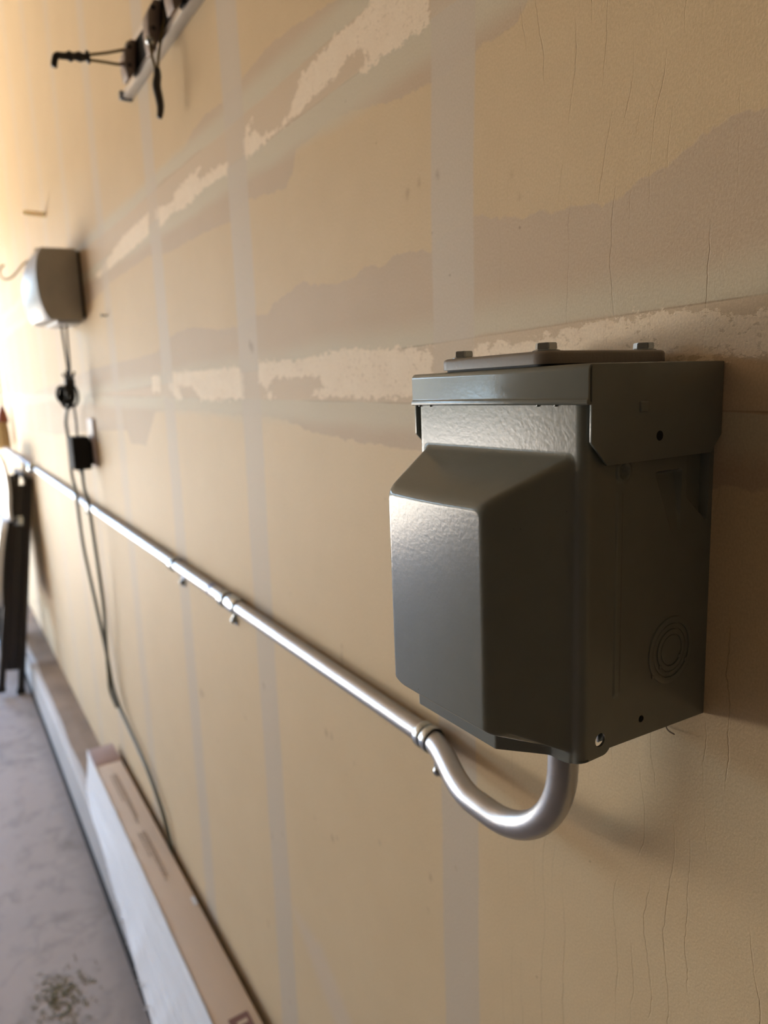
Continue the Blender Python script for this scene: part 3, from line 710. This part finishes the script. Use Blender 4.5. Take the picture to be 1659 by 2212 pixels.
for k in range(5):
    a = k*1.25
    pts = smooth_path([(1.815, 0.040, zc+0.010), (1.815+0.011*math.cos(a), 0.040+0.010*math.sin(a), zc+0.024), (1.815+0.020*math.cos(a), 0.040+0.014*math.sin(a), zc+0.032+0.004*math.sin(3*a))], 5)
    m.tube([rc(p) for p in pts], 0.0027, 8)
m.build('cord_ends', BLACKCORD, CB, smooth=True)
m = MB().tube([rc((1.815, 0.040, zc+0.004)), rc((1.815, 0.040, zc+0.018))], 0.0115, 14).build('tie', BLACKCORD, CB, angle=40)
dn = smooth_path([(1.822, 0.036, zc-0.040), (1.822, 0.034, zc-0.075), (1.815, 0.036, zc-0.105), (1.812, 0.036, zc-0.117)], 6)
dn2 = smooth_path([(1.842, 0.036, zc-0.040), (1.90, 0.034, zc-0.06), (1.955, 0.030, zc-0.10), (1.972, 0.028, zc-0.125)], 6)
MB().tube([rc(p) for p in dn], 0.0026, 10).build('lead', BLACKCORD, CB, smooth=True)

def cord(name, pts, r, label, mat=CORD):
    P = smooth_path([(x, y, z+ZC) for x, y, z in pts], 8); o0 = Vector(P[0])
    o = MB().tube([p-o0 for p in P], r, 12).build(name, mat, smooth=True); o.location = o0
    return tag(o, label, 'cord')
cord('flexible_cord', [(1.862, 0.036, -0.032), (1.93, 0.034, -0.055), (1.985, 0.032, -0.09), (1.99, 0.03, -0.128), (1.996, 0.030, -0.22), (1.978, 0.028, -0.266), (1.966, 0.028, -0.349), (1.975, 0.024, -0.417), (1.955, 0.020, -0.493), (1.893, 0.018, -0.599), (1.849, 0.016, -0.687), (1.831, 0.014, -0.757), (1.765, 0.012, -0.800), (1.646, 0.010, -0.831), (1.531, 0.010, -0.858), (1.44, 0.009, -0.905), (1.405, 0.0075, -0.955), (1.385, 0.0072, -1.02), (1.38, 0.0072, -1.098)],
     0.0042, 'greyish cord crossing the conduit farther from the outlet box, running down behind the carton')
cord('flexible_cord.001', [(1.815, 0.034, -0.196), (1.800, 0.036, -0.235), (1.792, 0.032, -0.270), (1.780, 0.030, -0.355), (1.784, 0.026, -0.437), (1.793, 0.022, -0.534), (1.812, 0.022, -0.649), (1.810, 0.024, -0.71), (1.806, 0.025, -0.760), (1.765, 0.021, -0.790)],
     0.0040, 'greyish cord hanging straight down from the black power adapter in front of the conduit')

# ------------------------------------------------------------------ tool rail and hooks
def rail():
    r = thing('tool_rail', 'aluminium channel rail with dark open front fixed along the upper drywall', 'rail', (0.6, 0.0, ZC+0.4372))
    pr = [(0.0004, 0.0), (0.0150, 0.0), (0.0150, 0.0095), (0.0132, 0.0095), (0.0132, 0.0016), (0.0022, 0.0016), (0.0022, 0.0534), (0.0132, 0.0534), (0.0132, 0.0455), (0.0150, 0.0455), (0.0150, 0.0550), (0.0004, 0.0550)]
    MB().prism(pr, 0, -0.25, 0.626).build('channel', ALU, r, bevel=0.0005, angle=35)
    MB().box((-0.25, 0.0026, 0.0020), (0.545, 0.0130, 0.0530)).build('channel_dark_fill', MATTEBLACK, r)  # black strip filling the channel so its open inside reads dark
    MB().box((0.622, 0.0, -0.0012), (0.632, 0.0185, 0.0110), 0.0012).build('end_cap', simple('bluish_grey_end_cap', rgb(74, 84, 96), 0.4), r, angle=40)
    MB().lathe([(0, 0.004), (0.003, 0.0036), (0.0045, 0.0)], (0.58, 0.0024, 0.024), (0, 1, 0), 20).build('screw', ZINC, r, smooth=True)
rail()
def hook_body(root, drop=0.0):
    """stamped steel bracket standing out of the channel"""
    prof = [(0.0140, 0.047), (0.0225, 0.0465), (0.0310, 0.031), (0.0330, 0.010), (0.0300, -0.006-drop), (0.0245, -0.004-drop), (0.0175, 0.008)]
    MB().prism(prof, 0, 0.0, 0.026).build('bracket', HOOKFACE, root, bevel=0.0012, angle=40)
    for y, z in ((0.0245, 0.036), (0.026, 0.012)):
        MB().lathe([(0, 0.0010), (0.0026, 0.0008), (0.0030, -0.0003)], (0.0, y, z), (-1, 0, 0), 18).build('rivet', BLACK, root, smooth=True)
    MB().box((0.003, 0.0128, 0.004), (0.020, 0.0165, 0.044), 0.0008).build('slide', MATTEBLACK, root, angle=40)
def hook_out():
    r = thing('tool_hook', 'tool hook with two wire arms standing out from the wall, dark grip and bent-down tip', 'hook', (1.128, 0.0, ZC+0.4372))
    hook_body(r)
    X = 0.007
    w1 = smooth_path([(X, 0.014, 0.0385), (X, 0.030, 0.0335), (X, 0.055, 0.0245), (X, 0.0805, 0.0170)], 6)
    w2 = smooth_path([(X, 0.024, 0.0160), (X, 0.036, 0.0130), (X, 0.060, 0.0118), (X, 0.0805, 0.0105)], 6)
    MB().tube(w1, 0.0020, 10).tube(w2, 0.0020, 10).build('wire_arm', BRASSY, r, smooth=True)
    g = smooth_path([(X, 0.0795, 0.0140), (X, 0.0825, 0.0136), (X, 0.088, 0.0128), (X, 0.094, 0.0120), (X, 0.100, 0.0112), (X, 0.107, 0.0100), (X, 0.115, 0.0090), (X, 0.1215, 0.0088)], 5)
    rad = [0.0084 if 0.0790 < p.y < 0.0832 else (0.0046+0.0022*math.exp(-((p.y-0.092)/0.004)**2)+0.0026*math.exp(-((p.y-0.1045)/0.003)**2)) for p in g]
    MB().tube(g, rad, 14).build('grip', BLACK2, r, smooth=True)
    MB().tube(smooth_path([(X, 0.1185, 0.0092), (X, 0.1225, 0.0075), (X, 0.1248, 0.0010), (X, 0.1266, -0.0068)], 5), 0.0042, 12).build('tip', BLACK, r, smooth=True)
    MB().box((X-0.004, 0.0150, 0.0330), (X+0.012, 0.0260, 0.0450), 0.0015).build('wire_socket', BLACK2, r, angle=40)
    MB().lathe([(0, 0.006), (0.003, 0.005), (0.0042, 0.0)], (X, 0.0320, 0.0135), (0, 1, 0), 16).build('wire_nut', HOOKFACE, r, smooth=True)
hook_out()
def hook_down():
    r = thing('tool_hook.001', 'tool hook hanging straight down from the rail, two wires joining into a dark grip', 'hook', (1.003, 0.0, ZC+0.4372))
    hook_body(r, 0.010)
    x = -0.004
    w1 = smooth_path([(x, 0.012, 0.034), (x, 0.0120, 0.024), (x, 0.0175, 0.003), (x, 0.0235, -0.022), (x, 0.0262, -0.042)], 6)
    w2 = smooth_path([(x, 0.0335, -0.008), (x, 0.0325, -0.020), (x, 0.0295, -0.034), (x, 0.0275, -0.043)], 6)
    MB().tube(w1, 0.0018, 10).tube(w2, 0.0018, 10).build('wire_arm', BRASSY, r, smooth=True)
    g = smooth_path([(x, 0.0270, -0.037), (x, 0.0270, -0.046), (x, 0.0290, -0.058), (x, 0.0270, -0.072), (x, 0.0262, -0.084), (x, 0.0285, -0.096)], 5)
    n = len(g); rad = [0.0034+0.0020*math.sin(math.pi*min(1.0, (i+3)/(n+3))) if i < n-2 else 0.0036 for i in range(n)]
    MB().tube(g, rad, 14).build('grip', BLACK2, r, smooth=True)
    MB().lathe([(0, 0.004), (0.004, 0.003), (0.005, -0.004)], (0.0, 0.0330, -0.004), (-0.4, 1, 0), 20).build('pivot_screw', ZINC, r, smooth=True)
hook_down()
def hook_top():
    r = thing('tool_hook.002', 'tool hook at the top edge of the photo, nearest bracket on the rail', 'hook', (0.905, 0.0, ZC+0.4372))
    hook_body(r)
    x = 0.007
    MB().tube(smooth_path([(x, 0.022, 0.036), (x, 0.05, 0.044), (x, 0.08, 0.048)], 6), 0.0020, 10).build('wire_arm', BRASSY, r, smooth=True)
    MB().tube(smooth_path([(x, 0.078, 0.048), (x, 0.10, 0.048), (x, 0.12, 0.040)], 6), 0.0048, 12).build('grip', BLACK2, r, smooth=True)
hook_top()

# ------------------------------------------------------------------ small things on the wall
o = MB().tube(smooth_path([(0, -0.002, 0), (0, 0.025, 0.0004), (0.002, 0.0535, 0.0012)], 4), [0.0068]*8+[0.0060], 16).build('wooden_peg', PEG, angle=50)
o.location = (2.16, 0, ZC+0.450); tag(o, 'short pale wooden peg sticking out of the wall above the controller', 'peg')
pts = smooth_path([(0, 0.000, 0.004), (0, 0.010, 0.000), (0, 0.040, -0.034), (0, 0.055, -0.047), (0, 0.070, -0.050), (0, 0.080, -0.042), (0, 0.082, -0.026), (0, 0.074, -0.012), (0, 0.066, -0.006)], 6)
o = MB().tube(pts, 0.0032, 12).lathe([(0, 0.004), (0.009, 0.003), (0.010, 0.0)], (0, 0, 0.004), (0, 1, 0), 20).build('wall_hook', STEEL, smooth=True)
o.location = (2.6, 0, ZC+0.388); tag(o, 'bare metal J-shaped hook screwed into the wall beyond the controller', 'hook')
o = MB().tube([(0, -0.006, 0), (0, 0.010, 0.0006)], 0.0016, 10).lathe([(0, 0.0016), (0.0042, 0.0012), (0.0044, 0.0), (0, -0.0002)], (0, 0.010, 0.0006), (0, 1, 0), 16).build('nail', DARKSTEEL, angle=40)
o.location = (1.548, 0, ZC+0.139); tag(o, 'small dark nail in the wall between controller and outlet box', 'nail')
o = MB().tube(smooth_path([(0.0, 0.0008, 0.0), (-0.004, 0.004, -0.0002), (-0.0095, 0.006, 0.0004)], 4), [0.0004]*8+[0.00025], 6).build('wood_splinter', simple('dark_splinter_wood', rgb(78, 50, 30), 0.8), smooth=True)
o.location = (0.2318, 0.0, ZC-0.1995); tag(o, 'thin dark splinter poking from the wall under the outlet box', 'splinter')

BR = thing('hand_brush', 'hanging hand brush with reddish wooden handle and straw bristles at the left edge', 'brush', (3.74, 0.03, ZC-0.03))
MB().tube([(0, 0, 0.12), (0, 0, -0.05)], 0.004, 12).build('hanging_cord', BLACKCORD, BR, smooth=True)
MB().tube(smooth_path([(0, 0, -0.05), (0, 0.002, -0.09), (0, 0.004, -0.125)], 5), [0.008, 0.010, 0.012, 0.015, 0.018, 0.020, 0.022, 0.024, 0.025, 0.025, 0.025], 16).build('handle', REDBR, BR, smooth=True)
m = MB(); rnd = random.Random(8)
for k in range(120):
    x = rnd.uniform(-0.03, 0.03); y = rnd.uniform(-0.012, 0.028)
    m.tube([(x, y, -0.122), (x*1.5, y*1.2, -0.16), (x*1.9, y*1.3, -0.235+rnd.uniform(-0.01, 0.01))], 0.0012, 4)
m.build('bristles', STRAW, BR, kind='stuff')

# ------------------------------------------------------------------ long carton on the curb ledge
CA = thing('long_carton', 'long narrow cardboard carton with torn white paper side lying on the ledge against the wall', 'carton', (1.93, 0.0, ZC-1.1035), (0, 0, math.radians(-0.1)))
def carton():
    L, Wd, Hh = 1.75, 0.070, 0.139
    # core box, hollow reads as closed; runs toward -x
    MB().box((-L, 0.012, 0.0), (0.0, 0.006+Wd, Hh), 0.003).build('box', KRAFT, CA, angle=40)
    # torn white paper skin on the room side: flares out towards the bottom, wavy with ragged edges
    n = 300; rows = 44; v = []; f = []
    for i in range(n+1):
        x = -L+L*i/n
        fl = 0.014+0.040*min(1.0, (-x)/0.85)
        topz = Hh+0.002+0.0025*mnoise.noise((x*22, 0, 5))
        botz = 0.002+0.004*abs(mnoise.noise((x*16, 7, 1)))+0.010*max(0, mnoise.noise((x*7, 2, 8)))
        if x > -0.06: botz += (x+0.06)*0.4
        for k in range(rows):
            s = k/(rows-1)
            y = 0.006+Wd+0.0018+fl*(s**1.6)+0.0035*mnoise.noise((x*5, s*9, 2))*s+0.0022*mnoise.noise((x*2.5, s*26, 4))+0.0012*mnoise.noise((x*6, s*60, 9))
            v.append((x, y, topz+(botz-topz)*s))
    for i in range(n):
        for k in range(rows-1): f.append((i*rows+k, (i+1)*rows+k, (i+1)*rows+k+1, i*rows+k+1))
    o = from_py('torn_paper', v, f, PAPER, CA, smooth=True); o['label'] = 'torn white paper side'
    md = o.modifiers.new('thick', 'SOLIDIFY'); md.thickness = 0.0012; md.offset = 0; bake(o); shade_angle(o, 60)
    # ragged fibres along the lower edge
    m = MB(); rnd = random.Random(3)
    for k in range(90):
        x = -rnd.uniform(0.3, 1.3); y = 0.006+Wd+0.014+0.040*min(1.0, (-x)/0.85); z = rnd.uniform(0.004, 0.02)
        d = Vector((rnd.uniform(-1, 1), rnd.uniform(0.2, 1.2), rnd.uniform(-0.5, 0.3))).normalized()*rnd.uniform(0.004, 0.012)
        m.tube([(x, y, z), (x+d.x, y+d.y, max(0.002, z+d.z))], [0.0010, 0.0004], 4)
    m.build('paper_fibres', PAPER, CA, kind='stuff')
    # wrapped packing tape at the far end
    MB().box((-0.105, 0.0112, -0.0004), (0.0012, 0.0066+Wd, Hh+0.0010), 0.0025).build('packing_tape', TAPE, CA, angle=40)
    # print on the top: two blocks of blurred lines and a reddish box at the near end
    rnd = random.Random(11); m = MB()
    def line(x0, x1, y, h):
        x = x0
        while x > x1:
            l = rnd.uniform(0.006, 0.013); m.box((x-l, y-h/2, Hh+0.0010), (x, y+h/2, Hh+0.0013)); x -= l+rnd.uniform(0.002, 0.005)
    line(-0.170, -0.405, 0.0455, 0.0030); line(-0.170, -0.385, 0.0405, 0.0026); line(-0.170, -0.300, 0.0530, 0.0026)
    line(-0.450, -0.640, 0.0455, 0.0030); line(-0.450, -0.620, 0.0405, 0.0026); line(-0.450, -0.545, 0.0530, 0.0026)
    o = m.build('printed_text', INK, CA, kind='stuff')
    m = MB(); m.box((-1.085, 0.0245, Hh+0.0010), (-1.005, 0.0560, Hh+0.0012)); m.build('printed_panel', INK2, CA)
    m = MB()
    for k in range(4): m.box((-1.075+0.017*k, 0.030, Hh+0.0012), (-1.068+0.017*k, 0.050-0.004*(k % 2), Hh+0.0014))
    m.build('printed_marks', KRAFT, CA)
    MB().box((-0.735, 0.014, Hh+0.0008), (-0.71, 0.021, Hh+0.0016), 0.0004).build('paper_scrap', PAPER, CA)
carton()

# ------------------------------------------------------------------ folded chairs leaning on the wall
def chair(name, label, loc, lean):
    r = thing(name, label, 'chair', loc, (math.radians(lean), 0, 0))
    W_ = 0.43
    def bar(x, pts, a, d):
        """flat tube through (y, z) points, a wide along the wall, d deep"""
        P = smooth_path([(0, y, z) for y, z in pts], 5)
        poly = [(p.y+d/2, p.z) for p in P]+[(p.y-d/2, p.z) for p in P[::-1]]
        return MB().prism(poly, 0, x-a/2, x+a/2)
    for x, s in ((0.0, 1), (W_, -1)):
        bar(x, [(0.0, 0.0), (0.0, 0.30), (0.0, 0.60), (0.004, 0.893)], 0.016, 0.026).build('front_leg', FRAME, r, bevel=0.004, angle=50)
        bar(x+s*0.018, [(0.070, 0.010), (0.066, 0.30), (0.060, 0.60), (0.054, 0.885)], 0.016, 0.026).build('rear_leg', FRAME, r, bevel=0.004, angle=50)
        MB().box((x+s*0.009-0.005, 0.010, 0.10), (x+s*0.009+0.005, 0.056, 0.865), 0.003).build('side_plate', FRAME, r, angle=40)
        MB().box((x+s*0.009-0.006, 0.014, 0.70), (x+s*0.009+0.006, 0.050, 0.74), 0.004).build('hinge', ZINC, r, angle=40)
        MB().box((x-0.010, -0.016, -0.002), (x+0.010, 0.016, 0.022), 0.003).build('foot', BLACK, r, angle=40)
        MB().box((x+s*0.018-0.010, 0.055, 0.006), (x+s*0.018+0.010, 0.086, 0.030), 0.003).build('foot', BLACK, r, angle=40)
    MB().tube([(0, 0, 0.12), (W_, 0, 0.12)], 0.009, 10).build('stretcher', FRAME, r, smooth=True)
    MB().tube([(0.018, 0.068, 0.16), (W_-0.018, 0.068, 0.16)], 0.009, 10).build('stretcher', FRAME, r, smooth=True)
    MB().tube([(0, 0.004, 0.885), (W_, 0.004, 0.885)], 0.010, 10).build('top_rail', FRAME, r, smooth=True)
    def shell(nm, prof, th):
        """white plastic panel: (y, z) profile swept across the chair with rounded corners"""
        P = smooth_path([(0, y, z) for y, z in prof], 4); n = len(P); v = []; f = []; nx = 14
        for side in (0, 1):
            for i in range(nx+1):
                s_ = 2*i/nx-1
                for p in P:
                    zr_ = (p.z-P[0].z)/(P[-1].z-P[0].z); ins = 0.05*max(0, abs(2*zr_-1)-0.75)**2/0.06
                    v.append((W_/2+s_*(W_/2+0.010-ins), p.y+0.012*(1-s_*s_)-(th if side else 0), p.z))
        n0 = (nx+1)*n
        for i in range(nx):
            for k in range(n-1):
                a = i*n+k; f.append((a, a+1, a+n+1, a+n)); f.append((n0+a, n0+a+n, n0+a+n+1, n0+a+1))
            for k in (0, n-1): a = i*n+k; f.append((a, a+n, n0+a+n, n0+a))
        for k in range(n-1):
            for i in (0, nx): a = i*n+k; f.append((a, a+1, n0+a+1, n0+a))
        o = from_py(nm, v, f, WHITEPL, r); shade_angle(o, 60); return o
    shell('backrest', [(0.062, 0.700), (0.074, 0.76), (0.078, 0.83), (0.088, 0.90), (0.104, 0.955), (0.122, 0.985)], 0.014)
    shell('seat', [(0.100, 0.36), (0.106, 0.45), (0.106, 0.56), (0.100, 0.66), (0.090, 0.715)], 0.022)
    return r
chair('folding_chair', 'white plastic folding chair with dark frame, folded flat and leaning against the wall', (3.14, 0.142, 0.002), 8.3)

# olive plant bits on the floor
m = MB(); rnd = random.Random(21)
for k in range(230):
    a = rnd.gauss(0, 1); bq = rnd.gauss(0, 1)
    x = 1.43+0.045*a; y = 0.245+0.030*bq-0.25*0.03*a; L = rnd.uniform(0.006, 0.018); ang = rnd.uniform(0, math.pi); wv = rnd.uniform(0.0008, 0.0022)
    dx, dy = math.cos(ang), math.sin(ang); z = rnd.uniform(0.0006, 0.002)
    m.add([(x, y, z), (x+dx*L*0.5-dy*wv, y+dy*L*0.5+dx*wv, z+0.001), (x+dx*L, y+dy*L, z+0.0005), (x+dx*L*0.5+dy*wv, y+dy*L*0.5-dx*wv, z)], [(0, 1, 2, 3)])
o = m.build('plant_debris', simple('olive_dry_moss', rgb(98, 90, 36), 0.9, 0, 0.25, 200.0), kind='stuff')
tag(o, 'scattered olive brown plant bits on the concrete floor', 'debris')
